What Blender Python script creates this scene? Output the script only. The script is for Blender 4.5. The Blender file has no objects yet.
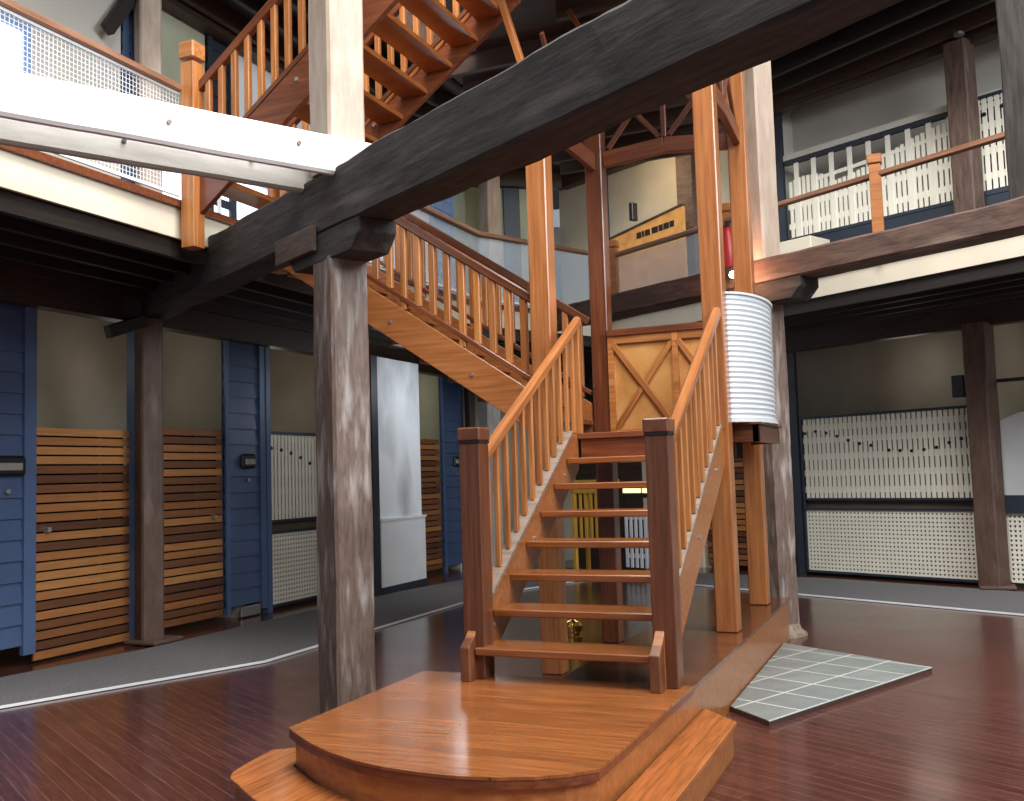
import bpy, math, random
from mathutils import Matrix, Vector, noise
random.seed(7)
COL = bpy.context.scene.collection
WM = {}          # world matrix of every object built

# ------------------------------------------------------------------ mesh builder
class MB:
    def __init__(s): s.v=[]; s.f=[]; s.sm=False
    def box(s,x0,x1,y0,y1,z0,z1):
        if x0>x1: x0,x1=x1,x0
        if y0>y1: y0,y1=y1,y0
        if z0>z1: z0,z1=z1,z0
        n=len(s.v)
        s.v+=[(x0,y0,z0),(x1,y0,z0),(x1,y1,z0),(x0,y1,z0),(x0,y0,z1),(x1,y0,z1),(x1,y1,z1),(x0,y1,z1)]
        s.f+=[tuple(n+i for i in q) for q in ((0,3,2,1),(4,5,6,7),(0,1,5,4),(1,2,6,5),(2,3,7,6),(3,0,4,7))]
        return s
    def bar(s,p0,p1,w,h,up=(0,0,1)):      # box from p0 to p1, w sideways, h along up
        p0=Vector(p0);p1=Vector(p1);d=(p1-p0).normalized();u=Vector(up)
        sd=d.cross(u)
        if sd.length<1e-5: sd=d.cross(Vector((0,1,0)))
        sd.normalize();u=sd.cross(d)
        n=len(s.v)
        for p in (p0,p1):
            for a,b in ((-1,-1),(1,-1),(1,1),(-1,1)): s.v.append(tuple(p+sd*(a*w/2)+u*(b*h/2)))
        s.f+=[tuple(n+i for i in q) for q in ((0,1,2,3),(7,6,5,4),(0,4,5,1),(1,5,6,2),(2,6,7,3),(3,7,4,0))]
        return s
    def prism(s,pts,z0,z1):               # polygon (ccw) extruded in z
        n=len(s.v);k=len(pts)
        s.v+=[(x,y,z0) for x,y in pts]+[(x,y,z1) for x,y in pts]
        s.f.append(tuple(n+i for i in reversed(range(k)))); s.f.append(tuple(n+k+i for i in range(k)))
        for i in range(k):
            j=(i+1)%k; s.f.append((n+i,n+j,n+k+j,n+k+i))
        return s
    def prism_axis(s,pts,a0,a1,ax):       # polygon in the plane normal to axis ax ('x': pts=(y,z); 'y': pts=(x,z))
        n=len(s.v);k=len(pts)
        for a in (a0,a1):
            for p,q in pts: s.v.append((a,p,q) if ax=='x' else (p,a,q))
        s.f.append(tuple(n+i for i in range(k))); s.f.append(tuple(n+k+i for i in reversed(range(k))))
        for i in range(k):
            j=(i+1)%k; s.f.append((n+j,n+i,n+k+i,n+k+j))
        return s
    def cyl(s,c,r,h,seg=20,r2=None,axis='z'):
        r2=r if r2 is None else r2
        n=len(s.v)
        for rr,hh in ((r,0),(r2,h)):
            for i in range(seg):
                a=2*math.pi*i/seg; p=(rr*math.cos(a),rr*math.sin(a),hh)
                if axis=='x': p=(p[2],p[0],p[1])
                if axis=='y': p=(p[0],p[2],p[1])
                s.v.append((c[0]+p[0],c[1]+p[1],c[2]+p[2]))
        s.f.append(tuple(n+i for i in reversed(range(seg)))); s.f.append(tuple(n+seg+i for i in range(seg)))
        for i in range(seg):
            j=(i+1)%seg; s.f.append((n+i,n+j,n+seg+j,n+seg+i))
        return s
    def lathe(s,c,prof,seg=24):
        n=len(s.v)
        for r,z in prof:
            for i in range(seg):
                a=2*math.pi*i/seg; s.v.append((c[0]+r*math.cos(a),c[1]+r*math.sin(a),c[2]+z))
        for k in range(len(prof)-1):
            for i in range(seg):
                j=(i+1)%seg; s.f.append((n+k*seg+i,n+k*seg+j,n+(k+1)*seg+j,n+(k+1)*seg+i))
        s.f.append(tuple(n+i for i in reversed(range(seg)))); s.f.append(tuple(n+(len(prof)-1)*seg+i for i in range(seg)))
        return s

def fixnormals(me):
    import bmesh
    b=bmesh.new(); b.from_mesh(me); bmesh.ops.recalc_face_normals(b,faces=b.faces); b.to_mesh(me); b.free()

def link(o,parent,M):
    COL.objects.link(o); WM[o]=M.copy()
    if parent is not None:
        o.parent=parent
        o.matrix_basis = WM[parent].inverted() @ M
    else: o.matrix_basis = M
    return o

def obj(name,mb,mat,parent=None,M=None,bevel=0.0,smooth=False):
    me=bpy.data.meshes.new(name); me.from_pydata(mb.v,[],mb.f); me.update(); fixnormals(me)
    me.materials.append(mat)
    if smooth:
        for p in me.polygons: p.use_smooth=True
    o=bpy.data.objects.new(name,me)
    if M is None:
        # origin at the centre of the base
        xs=[v[0] for v in mb.v];ys=[v[1] for v in mb.v];zs=[v[2] for v in mb.v]
        c=Vector(((min(xs)+max(xs))/2,(min(ys)+max(ys))/2,min(zs)))
        me.transform(Matrix.Translation(-c)); M=Matrix.Translation(c)
    link(o,parent,M)
    if bevel:
        m=o.modifiers.new('bevel','BEVEL'); m.width=bevel; m.segments=1; m.limit_method='ANGLE'
    return o

def bar(name,p0,p1,w,h,mat,parent=None,up=(0,0,1),bevel=0.004,chamf=0):
    """one straight timber as its own object, local X along its length"""
    p0=Vector(p0);p1=Vector(p1);d=(p1-p0);L=d.length;d.normalize();u=Vector(up)
    sd=u.cross(d)
    if sd.length<1e-5: sd=Vector((0,1,0)).cross(d)
    sd.normalize();u=d.cross(sd)
    M=Matrix(((d.x,sd.x,u.x,p0.x),(d.y,sd.y,u.y,p0.y),(d.z,sd.z,u.z,p0.z),(0,0,0,1)))
    mb=MB().box(0,L,-w/2,w/2,-h/2,h/2)
    return obj(name,mb,mat,parent,M,bevel)

def thing(name,label,cat,loc,group=None):
    o=bpy.data.objects.new(name,None); o.empty_display_size=.1
    link(o,None,Matrix.Translation(Vector(loc)))
    return tag(o,label,cat,group)
def tag(o,label,cat,group=None):
    o['label']=label;o['category']=cat
    if group:o['group']=group
    return o
def structE(name,loc=(0,0,0)):
    o=bpy.data.objects.new(name,None); o.empty_display_size=.1
    link(o,None,Matrix.Translation(Vector(loc))); o['kind']='structure'; return o
def struct(name,mb,mat,M=None,bevel=0):
    o=obj(name,mb,mat,None,M,bevel); o['kind']='structure'; return o

# ------------------------------------------------------------------ materials
def newmat(name):
    m=bpy.data.materials.new(name); m.use_nodes=True; n=m.node_tree
    return m,n,n.nodes['Principled BSDF'],n.nodes,n.links
def ramp(N,stops):
    r=N.new('ShaderNodeValToRGB'); e=r.color_ramp.elements
    e[0].position=stops[0][0]; e[0].color=(*stops[0][1],1)
    e[1].position=stops[-1][0]; e[1].color=(*stops[-1][1],1)
    for p,c in stops[1:-1]:
        x=e.new(p); x.color=(*c,1)
    return r
def wood(name,dark,mid,light,rough=.35,sc=(1.2,22,22),bump=.15,var=.25,coat=0.0,spec=.5):
    m,t,b,N,L=newmat(name)
    tc=N.new('ShaderNodeTexCoord'); oi=N.new('ShaderNodeObjectInfo')
    add=N.new('ShaderNodeVectorMath'); add.operation='ADD'
    mul=N.new('ShaderNodeVectorMath'); mul.operation='SCALE'; mul.inputs[3].default_value=7.0
    L.new(oi.outputs['Location'],mul.inputs[0])
    L.new(tc.outputs['Object'],add.inputs[0]); L.new(mul.outputs[0],add.inputs[1])
    mp=N.new('ShaderNodeMapping'); mp.inputs['Scale'].default_value=sc
    L.new(add.outputs[0],mp.inputs[0])
    no=N.new('ShaderNodeTexNoise'); no.inputs['Scale'].default_value=1.6; no.inputs['Detail'].default_value=6; no.inputs['Roughness'].default_value=.6
    L.new(mp.outputs[0],no.inputs['Vector'])
    r=ramp(N,[(.3,dark),(.52,mid),(.75,light)]); L.new(no.outputs['Fac'],r.inputs[0])
    hv=N.new('ShaderNodeHueSaturation'); mr=N.new('ShaderNodeMapRange')
    mr.inputs[3].default_value=1-var; mr.inputs[4].default_value=1+var
    L.new(oi.outputs['Random'],mr.inputs[0]); L.new(mr.outputs[0],hv.inputs['Value']); L.new(r.outputs[0],hv.inputs['Color'])
    L.new(hv.outputs[0],b.inputs['Base Color'])
    b.inputs['Roughness'].default_value=rough; b.inputs['Coat Weight'].default_value=coat; b.inputs['Coat Roughness'].default_value=.15
    b.inputs['Specular IOR Level'].default_value=spec
    if bump:
        bp=N.new('ShaderNodeBump'); bp.inputs['Strength'].default_value=bump; bp.inputs['Distance'].default_value=.004
        L.new(no.outputs['Fac'],bp.inputs['Height']); L.new(bp.outputs[0],b.inputs['Normal'])
    return m
def weathered(name,c0,c1,c2,rough=.7,sc=(1.5,9,9),patch=.55,bump=.5):
    m,t,b,N,L=newmat(name)
    tc=N.new('ShaderNodeTexCoord')
    mp=N.new('ShaderNodeMapping'); mp.inputs['Scale'].default_value=sc; L.new(tc.outputs['Object'],mp.inputs[0])
    n1=N.new('ShaderNodeTexNoise'); n1.inputs['Scale'].default_value=2.5; n1.inputs['Detail'].default_value=8; n1.inputs['Roughness'].default_value=.65
    n2=N.new('ShaderNodeTexNoise'); n2.inputs['Scale'].default_value=.9; n2.inputs['Detail'].default_value=4
    L.new(mp.outputs[0],n1.inputs['Vector']); L.new(mp.outputs[0],n2.inputs['Vector'])
    r1=ramp(N,[(.3,c0),(.65,c1)]); L.new(n1.outputs['Fac'],r1.inputs[0])
    r2=ramp(N,[(patch,(0,0,0)),(patch+.18,(1,1,1))]); L.new(n2.outputs['Fac'],r2.inputs[0])
    mx=N.new('ShaderNodeMix'); mx.data_type='RGBA'; mx.inputs[7].default_value=(*c2,1)
    L.new(r2.outputs[0],mx.inputs[0]); L.new(r1.outputs[0],mx.inputs[6]); L.new(mx.outputs[2],b.inputs['Base Color'])
    b.inputs['Roughness'].default_value=rough
    bp=N.new('ShaderNodeBump'); bp.inputs['Strength'].default_value=bump; bp.inputs['Distance'].default_value=.01
    L.new(n1.outputs['Fac'],bp.inputs['Height']); L.new(bp.outputs[0],b.inputs['Normal'])
    return m
def paint(name,c,rough=.5,var=.12,scale=3,bump=0.0,metal=0.0):
    m,t,b,N,L=newmat(name)
    tc=N.new('ShaderNodeTexCoord'); n1=N.new('ShaderNodeTexNoise'); n1.inputs['Scale'].default_value=scale; n1.inputs['Detail'].default_value=5
    L.new(tc.outputs['Object'],n1.inputs['Vector'])
    d=tuple(x*(1-var) for x in c); l=tuple(min(1,x*(1+var)) for x in c)
    r=ramp(N,[(.3,d),(.7,l)]); L.new(n1.outputs['Fac'],r.inputs[0]); L.new(r.outputs[0],b.inputs['Base Color'])
    b.inputs['Roughness'].default_value=rough; b.inputs['Metallic'].default_value=metal
    return m

M={}
M['honey']=wood('honey_timber',(.27,.085,.022),(.42,.16,.045),(.56,.25,.085),.33,var=.16)
M['orange']=wood('orange_timber',(.24,.075,.02),(.34,.12,.034),(.44,.175,.06),.3,var=.10,coat=.2)
M['tread']=wood('tread_timber',(.16,.048,.013),(.25,.08,.022),(.34,.125,.038),.25,var=.08,coat=.3)
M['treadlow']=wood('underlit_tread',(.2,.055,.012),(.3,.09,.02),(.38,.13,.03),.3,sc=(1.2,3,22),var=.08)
M['newel']=wood('newel_timber',(.075,.024,.011),(.125,.04,.017),(.18,.066,.03),.33,var=.06,coat=.15)
M['rail']=wood('worn_rail_timber',(.17,.075,.04),(.27,.13,.075),(.36,.19,.12),.4,var=.05)
M['newelcap']=wood('newel_cap_timber',(.085,.028,.013),(.14,.047,.02),(.21,.08,.035),.35,sc=(8,8,3),var=.04)
M['red']=wood('red_timber',(.10,.028,.012),(.17,.048,.018),(.25,.08,.03),.3,var=.1,coat=.15)
M['ply']=wood('golden_ply',(.46,.2,.05),(.6,.29,.085),(.7,.37,.13),.4,sc=(3,14,3),var=.03,bump=.03)
M['worn']=wood('worn_grey_timber',(.15,.105,.08),(.24,.175,.13),(.32,.24,.19),.55,var=.05)
M['deckwood']=None
M['oldbeam']=weathered('old_dark_beam',(.010,.008,.007),(.05,.04,.035),(.1,.085,.075),.8,sc=(1.2,10,10),patch=.6)
M['oldred']=weathered('old_brown_beam',(.04,.022,.016),(.13,.075,.055),(.2,.15,.12),.7,patch=.62)
M['post']=weathered('worn_post',(.09,.058,.045),(.2,.135,.105),(.38,.33,.30),.6,sc=(2.6,15,15),patch=.5)
M['postbrown']=weathered('brown_post',(.06,.032,.022),(.125,.07,.048),(.2,.14,.11),.65,sc=(1.6,6,6),patch=.63)
M['postgrey']=weathered('pale_grey_post',(.35,.3,.27),(.55,.5,.47),(.3,.24,.2),.65,sc=(1.6,6,6),patch=.6)
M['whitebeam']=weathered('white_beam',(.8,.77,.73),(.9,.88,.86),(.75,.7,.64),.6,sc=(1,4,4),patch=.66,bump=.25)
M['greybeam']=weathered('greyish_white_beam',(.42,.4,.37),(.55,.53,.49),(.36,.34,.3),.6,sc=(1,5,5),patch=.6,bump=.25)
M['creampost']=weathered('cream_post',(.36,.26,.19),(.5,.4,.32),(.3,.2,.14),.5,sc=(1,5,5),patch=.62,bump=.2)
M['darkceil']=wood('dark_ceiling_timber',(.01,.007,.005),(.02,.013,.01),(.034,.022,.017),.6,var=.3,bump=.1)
M['header']=wood('dark_header_timber',(.03,.016,.011),(.05,.027,.018),(.075,.042,.028),.5,var=.1)
M['cream']=paint('cream_paint',(.74,.66,.52),.5,.05)
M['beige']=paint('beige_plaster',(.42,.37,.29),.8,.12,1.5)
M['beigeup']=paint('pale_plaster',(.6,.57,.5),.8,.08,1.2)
M['greenw']=paint('pale_green_plaster',(.42,.43,.31),.8,.08)
M['white']=paint('white_paint',(.82,.83,.84),.5,.04)
M['picket']=paint('picket_white',(.8,.76,.64),.5,.04)
M['blue']=paint('blue_weatherboard',(.06,.10,.2),.42,.12,2)
M['bluetrim']=paint('blue_trim',(.075,.125,.24),.42,.1,2)
M['navy']=paint('navy_paint',(.026,.034,.05),.45,.15)
M['lightblue']=paint('light_blue_board',(.24,.36,.6),.5,.06)
M['black']=paint('black_paint',(.012,.012,.013),.4,.2)
M['dimback']=paint('dim_backing',(.10,.08,.06),.9,.2)
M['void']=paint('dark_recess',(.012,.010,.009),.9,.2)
M['steel']=paint('brushed_steel',(.6,.6,.62),.3,.05,metal=.9)
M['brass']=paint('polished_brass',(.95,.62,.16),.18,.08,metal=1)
M['mesh']=paint('white_wire',(.85,.87,.9),.5,.03)
M['redpaint']=paint('red_paint',(.45,.02,.02),.35,.1)
M['yellow']=paint('yellow_timber',(.75,.42,.06),.4,.1)
M['grey']=paint('grey_screen',(.55,.56,.56),.6,.05)
M['galv']=paint('galvanised_sheet',(.62,.645,.66),.38,.04,metal=.15)
M['darkred']=paint('dark_bracket',(.02,.014,.012),.6,.2)

def smear_wall():
    m,t,b,N,L=newmat('smeared_white_wall')
    tc=N.new('ShaderNodeTexCoord'); mp=N.new('ShaderNodeMapping'); mp.inputs['Scale'].default_value=(1,1.2,.6)
    L.new(tc.outputs['Object'],mp.inputs[0])
    n=N.new('ShaderNodeTexNoise'); n.inputs['Scale'].default_value=1.3; n.inputs['Detail'].default_value=3; L.new(mp.outputs[0],n.inputs['Vector'])
    r=ramp(N,[(.35,(.5,.52,.54)),(.55,(.88,.91,.94))]); L.new(n.outputs['Fac'],r.inputs[0]); L.new(r.outputs[0],b.inputs['Base Color'])
    b.inputs['Roughness'].default_value=.6
    return m
M['smear']=smear_wall()

def slat_mat():
    m,t,b,N,L=newmat('mixed_tone_slats')
    tc=N.new('ShaderNodeTexCoord'); sp=N.new('ShaderNodeSeparateXYZ'); L.new(tc.outputs['Object'],sp.inputs[0])
    oi=N.new('ShaderNodeObjectInfo')
    d=N.new('ShaderNodeMath'); d.operation='DIVIDE'; d.inputs[1].default_value=PITCH; L.new(sp.outputs[2],d.inputs[0])
    f=N.new('ShaderNodeMath'); f.operation='FLOOR'; L.new(d.outputs[0],f.inputs[0])
    a=N.new('ShaderNodeMath'); a.operation='MULTIPLY_ADD'; a.inputs[1].default_value=57.0; L.new(oi.outputs['Random'],a.inputs[0]); L.new(f.outputs[0],a.inputs[2])
    w=N.new('ShaderNodeTexWhiteNoise'); w.noise_dimensions='1D'; L.new(a.outputs[0],w.inputs['W'])
    r=ramp(N,[(0,(.10,.04,.022)),(.35,(.2,.075,.03)),(.6,(.36,.14,.045)),(1,(.52,.24,.08))]); L.new(w.outputs['Value'],r.inputs[0])
    mp=N.new('ShaderNodeMapping'); mp.inputs['Scale'].default_value=(2,30,30); L.new(tc.outputs['Object'],mp.inputs[0])
    n=N.new('ShaderNodeTexNoise'); n.inputs['Scale'].default_value=2; n.inputs['Detail'].default_value=5; L.new(mp.outputs[0],n.inputs['Vector'])
    mr=N.new('ShaderNodeMapRange'); mr.inputs[3].default_value=.65; mr.inputs[4].default_value=1.35; L.new(n.outputs['Fac'],mr.inputs[0])
    hv=N.new('ShaderNodeHueSaturation'); L.new(r.outputs[0],hv.inputs['Color']); L.new(mr.outputs[0],hv.inputs['Value'])
    L.new(hv.outputs[0],b.inputs['Base Color']); b.inputs['Roughness'].default_value=.38
    return m
PITCH=.083
M['slat']=slat_mat()

def boards(name,c1,c2,mortar,bw,rh,rough,rotz=0,glossnoise=.08,msize=.0016,coat=0,lines=.4):
    m,t,b,N,L=newmat(name)
    tc=N.new('ShaderNodeTexCoord'); mp=N.new('ShaderNodeMapping'); mp.inputs['Rotation'].default_value=(0,0,rotz)
    L.new(tc.outputs['Object'],mp.inputs[0])
    br=N.new('ShaderNodeTexBrick'); br.inputs['Color1'].default_value=(*c1,1); br.inputs['Color2'].default_value=(*c2,1); br.inputs['Mortar'].default_value=(*mortar,1)
    br.inputs['Scale'].default_value=1; br.inputs['Brick Width'].default_value=bw; br.inputs['Row Height'].default_value=rh; br.inputs['Mortar Size'].default_value=msize
    br.inputs['Mortar Smooth'].default_value=.3; br.offset=.37
    L.new(mp.outputs[0],br.inputs['Vector'])
    mp2=N.new('ShaderNodeMapping'); mp2.inputs['Scale'].default_value=(2,26,1); L.new(mp.outputs[0],mp2.inputs[0])
    n=N.new('ShaderNodeTexNoise'); n.inputs['Scale'].default_value=1.6; n.inputs['Detail'].default_value=6; L.new(mp2.outputs[0],n.inputs['Vector'])
    mr=N.new('ShaderNodeMapRange'); mr.inputs[1].default_value=.3; mr.inputs[2].default_value=.7; mr.inputs[3].default_value=.7; mr.inputs[4].default_value=1.35; L.new(n.outputs['Fac'],mr.inputs[0])
    hv=N.new('ShaderNodeHueSaturation'); L.new(br.outputs['Color'],hv.inputs['Color']); L.new(mr.outputs[0],hv.inputs['Value']); L.new(hv.outputs[0],b.inputs['Base Color'])
    n2=N.new('ShaderNodeTexNoise'); n2.inputs['Scale'].default_value=1.5; n2.inputs['Detail'].default_value=5; L.new(mp.outputs[0],n2.inputs['Vector'])
    m2=N.new('ShaderNodeMapRange'); m2.inputs[3].default_value=rough-glossnoise; m2.inputs[4].default_value=rough+glossnoise; L.new(n2.outputs['Fac'],m2.inputs[0]); L.new(m2.outputs[0],b.inputs['Roughness'])
    bp=N.new('ShaderNodeBump'); bp.inputs['Strength'].default_value=lines; bp.inputs['Distance'].default_value=.002; bp.invert=True
    L.new(br.outputs['Fac'],bp.inputs['Height']); L.new(bp.outputs[0],b.inputs['Normal'])
    b.inputs['Coat Weight'].default_value=coat; b.inputs['Coat Roughness'].default_value=.12
    return m
FANG=math.atan2(-.49,.87)
M['floor']=boards('dark_red_floorboards',(.06,.019,.014),(.082,.027,.02),(.15,.07,.055),2.4,.085,.22,glossnoise=.06,msize=.0022,coat=.3,lines=.25)
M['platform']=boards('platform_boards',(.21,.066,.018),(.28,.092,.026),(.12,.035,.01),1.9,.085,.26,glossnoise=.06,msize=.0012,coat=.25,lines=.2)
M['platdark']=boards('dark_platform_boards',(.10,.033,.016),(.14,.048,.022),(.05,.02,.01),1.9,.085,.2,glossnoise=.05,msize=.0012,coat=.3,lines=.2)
M['stepwood']=boards('step_boards',(.31,.095,.024),(.38,.125,.034),(.15,.045,.012),1.9,.11,.24,rotz=math.pi/2,glossnoise=.06,msize=.0012,coat=.3,lines=.2)

def tiles():
    m,t,b,N,L=newmat('slate_tiles')
    tc=N.new('ShaderNodeTexCoord'); mp=N.new('ShaderNodeMapping'); L.new(tc.outputs['Object'],mp.inputs[0])
    br=N.new('ShaderNodeTexBrick'); br.offset=0; br.inputs['Color1'].default_value=(.16,.175,.165,1); br.inputs['Color2'].default_value=(.21,.22,.205,1); br.inputs['Mortar'].default_value=(.5,.5,.47,1)
    br.inputs['Scale'].default_value=1; br.inputs['Brick Width'].default_value=.33; br.inputs['Row Height'].default_value=.33; br.inputs['Mortar Size'].default_value=.007
    L.new(mp.outputs[0],br.inputs['Vector'])
    n=N.new('ShaderNodeTexNoise'); n.inputs['Scale'].default_value=6; n.inputs['Detail'].default_value=6; L.new(tc.outputs['Object'],n.inputs['Vector'])
    mr=N.new('ShaderNodeMapRange'); mr.inputs[3].default_value=.75; mr.inputs[4].default_value=1.25; L.new(n.outputs['Fac'],mr.inputs[0])
    hv=N.new('ShaderNodeHueSaturation'); L.new(br.outputs['Color'],hv.inputs['Color']); L.new(mr.outputs[0],hv.inputs['Value']); L.new(hv.outputs[0],b.inputs['Base Color'])
    b.inputs['Roughness'].default_value=.42
    return m
M['tiles']=tiles()
def carpet():
    m,t,b,N,L=newmat('grey_carpet')
    tc=N.new('ShaderNodeTexCoord'); n=N.new('ShaderNodeTexNoise'); n.inputs['Scale'].default_value=120; n.inputs['Detail'].default_value=3; L.new(tc.outputs['Object'],n.inputs['Vector'])
    r=ramp(N,[(.35,(.075,.07,.073)),(.65,(.18,.172,.17))]); L.new(n.outputs['Fac'],r.inputs[0]); L.new(r.outputs[0],b.inputs['Base Color'])
    b.inputs['Roughness'].default_value=.95
    bp=N.new('ShaderNodeBump'); bp.inputs['Strength'].default_value=.5; bp.inputs['Distance'].default_value=.003; L.new(n.outputs['Fac'],bp.inputs['Height']); L.new(bp.outputs[0],b.inputs['Normal'])
    return m
M['carpet']=carpet()
def glasspanel():
    m=bpy.data.materials.new('milky_glass'); m.use_nodes=True; N=m.node_tree.nodes; L=m.node_tree.links
    b=N['Principled BSDF']; b.inputs['Base Color'].default_value=(.62,.72,.8,1); b.inputs['Roughness'].default_value=.12
    b.inputs['Alpha'].default_value=.32
    return m
M['glass']=glasspanel()
def emit(name,c,s):
    m,t,b,N,L=newmat(name); b.inputs['Base Color'].default_value=(*c,1); b.inputs['Emission Color'].default_value=(*c,1); b.inputs['Emission Strength'].default_value=s
    return m
M['lamp']=emit('lit_lens',(1,.82,.6),14)
M['winglow']=emit('daylit_window',(.75,.87,1),1.6)
M['warmglow']=emit('warm_lit_tube',(1,.75,.35),2.0)

# ------------------------------------------------------------------ key dimensions
FF=3.62; ZC=3.38                      # first-floor level, underside of its fascia
E1=[(-2.92,-7.0),(-2.92,6.3),(-1.80,8.55),(3.25,5.36),(6.5,3.32)]      # inner edge of the gallery
RA=Vector((.66,8.95)); RB=Vector((2.85,7.85)); rd=(RB-RA).normalized()
def rline(t): return RA+rd*t          # right facade line
CORN=(-3.3,10.94)
F1=[(-4.7,-7.0),(-4.7,9.9),CORN,tuple(rline(-2.0)),tuple(rline(7.5))]
ML=Matrix.Translation((-4.7,0,0))@Matrix.Rotation(math.pi/2,4,'Z')     # left facade: local x = world y, local +y = outwards
ra=math.atan2(rd.y,rd.x)
MR=Matrix.Translation((RA.x,RA.y,0))@Matrix.Rotation(ra,4,'Z')         # right facade: local x along, +y outwards
bang=math.atan2(CORN[1]-9.9,CORN[0]+4.7)
MBV=Matrix.Translation((-4.7,9.9,0))@Matrix.Rotation(bang,4,'Z')
BVL=math.hypot(CORN[1]-9.9,CORN[0]+4.7)

# ------------------------------------------------------------------ floor
MF=Matrix.Rotation(FANG,4,'Z')
struct('floor',MB().box(-14,14,-14,20,-.1,0),M['floor'],MF)

# carpet strip round the hall with its metal edge
def strip(poly_in,poly_out):
    mb=MB(); n=len(poly_in)
    for i in range(n-1):
        q=[poly_in[i],poly_in[i+1],poly_out[i+1],poly_out[i]]
        mb.prism(q,0.001,.012)
    return mb
cin=[(-5.2,-4.3),(-3.51,-.13),(-2.74,1.72),(-2.73,6.2),(-1.95,8.25),(3.05,5.5),(6.6,3.6)]
cout=[(-6.2,-3.6),(-4.46,.5),(-4.24,2.0),(-4.18,5.6),(-3.6,9.6),(1.3,8.3),(2.95,7.45)]
cout2=cout[:5]+[(1.0,8.42)]+[(6.9,5.4)]
cp=thing('carpet_runner','grey carpet runner curving along the walls round the dark floor','carpet',(-3.5,4,0))
obj('pile',strip(cin,cout2),M['carpet'],cp)
mb=MB()
for i in range(len(cin)-1):
    a=Vector((*cin[i],.012)); b=Vector((*cin[i+1],.012)); mb.bar(a,b,.028,.014)
obj('metal_edge',mb,M['white'],cp)

# tile patch
tp=[(1.155,1.12),(1.43,.83),(2.27,2.63),(1.155,3.38)]
ta=math.atan2(1.8,.84)
MT=Matrix.Translation((1.43,.83,0))@Matrix.Rotation(ta,4,'Z')
mi=MT.inverted()
loc=[(mi@Vector((x,y,0))) for x,y in tp]
tpth=thing('tile_hearth','raised grey slate tile hearth let into the floor beside the platform','tiles',(1.6,2,0))
obj('tile_surface',MB().prism([(p.x,p.y) for p in loc],.028,.034),M['tiles'],tpth,MT)
obj('edge_board',MB().prism([(p.x*1.0,p.y) for p in loc],.0,.028),M['header'],tpth,MT)

# ------------------------------------------------------------------ platform and its step
pl=thing('stair_platform','low orange timber platform with bowed front carrying the staircase','platform',(.35,1,0))
def bow(x0,x1,yb,yf,sag,n=20):       # front edge bulging towards -y
    return [(x0+(x1-x0)*i/n, yf-sag*math.sin(math.pi*(i/n))**.8 if 0<i<n else yf) for i in range(n+1)]
front=[(-.40,-1.17),(-.30,-1.25),(-.15,-1.36),(.01,-1.455),(.17,-1.525),(.33,-1.57),(.5,-1.59),(.66,-1.59),(.82,-1.56),(.95,-1.51),(1.06,-1.44),(1.15,-1.345)]
back=[(1.165,.16),(-.42,.16)]
front=[front[0]]+[tuple(q) for q in (lambda p:[(Vector(p[i])+(Vector(p[i+1])-Vector(p[i]))*k/1) for i in range(len(p)-1) for k in (0,)]+[Vector(p[-1])])(front)][1:]
top=front+back
obj('deck',MB().prism(top,.338,.35),M['platform'],pl)
def inset(pts,c,d):
    out=[]
    for x,y in pts:
        v=Vector((x-c[0],y-c[1])); L=v.length; v*= (L-d)/L; out.append((c[0]+v.x,c[1]+v.y))
    return out
ins=[(x+(.02 if x<0.3 else -.02)*(abs(x-.36)>.3),y+(.025 if y<0 else -.02)) for x,y in top]
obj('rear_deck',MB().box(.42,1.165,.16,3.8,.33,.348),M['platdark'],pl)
obj('rear_skirting',MB().box(.44,1.145,.14,3.78,0,.33),M['orange'],pl)
obj('edge_band',MB().prism([(x*.998,y*.998) for x,y in top],.305,.338),M['red'],pl)
obj('skirting',MB().prism(ins,0,.305),M['orange'],pl)
st=thing('platform_step','curved lower timber step wrapped round the platform front','step',(.35,-1.2,0))
o1=[(-.66,-.95),(-.60,-1.32),(-.45,-1.46),(-.25,-1.6),(0,-1.73),(.25,-1.80),(.5,-1.83),(.75,-1.82),(1.0,-1.76),(1.2,-1.66),(1.37,-1.5),(1.37,.20),(1.15,.44)]
def smooth(p,n=6):
    out=[]
    for i in range(len(p)-1):
        a=Vector(p[max(i-1,0)]);b=Vector(p[i]);c=Vector(p[i+1]);d=Vector(p[min(i+2,len(p)-1)])
        for k in range(n):
            t=k/n; out.append(tuple(.5*((2*b)+(c-a)*t+(2*a-5*b+4*c-d)*t*t+(3*b-a-3*c+d)*t**3)))
    return out+[p[-1]]
o1=smooth(o1[:10])+o1[10:]
i1=[(1.148,-1.3),(1.03,-1.42),(.66,-1.56),(.33,-1.54),(-.15,-1.33),(-.4,-1.14),(-.43,-.8)]
poly=o1+i1
obj('step_tread',MB().prism(poly,.15,.175),M['stepwood'],st,bevel=.003)
obj('step_riser',MB().prism([(x*(.985),y*.985) for x,y in o1]+i1,0,.15),M['orange'],st)

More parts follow.
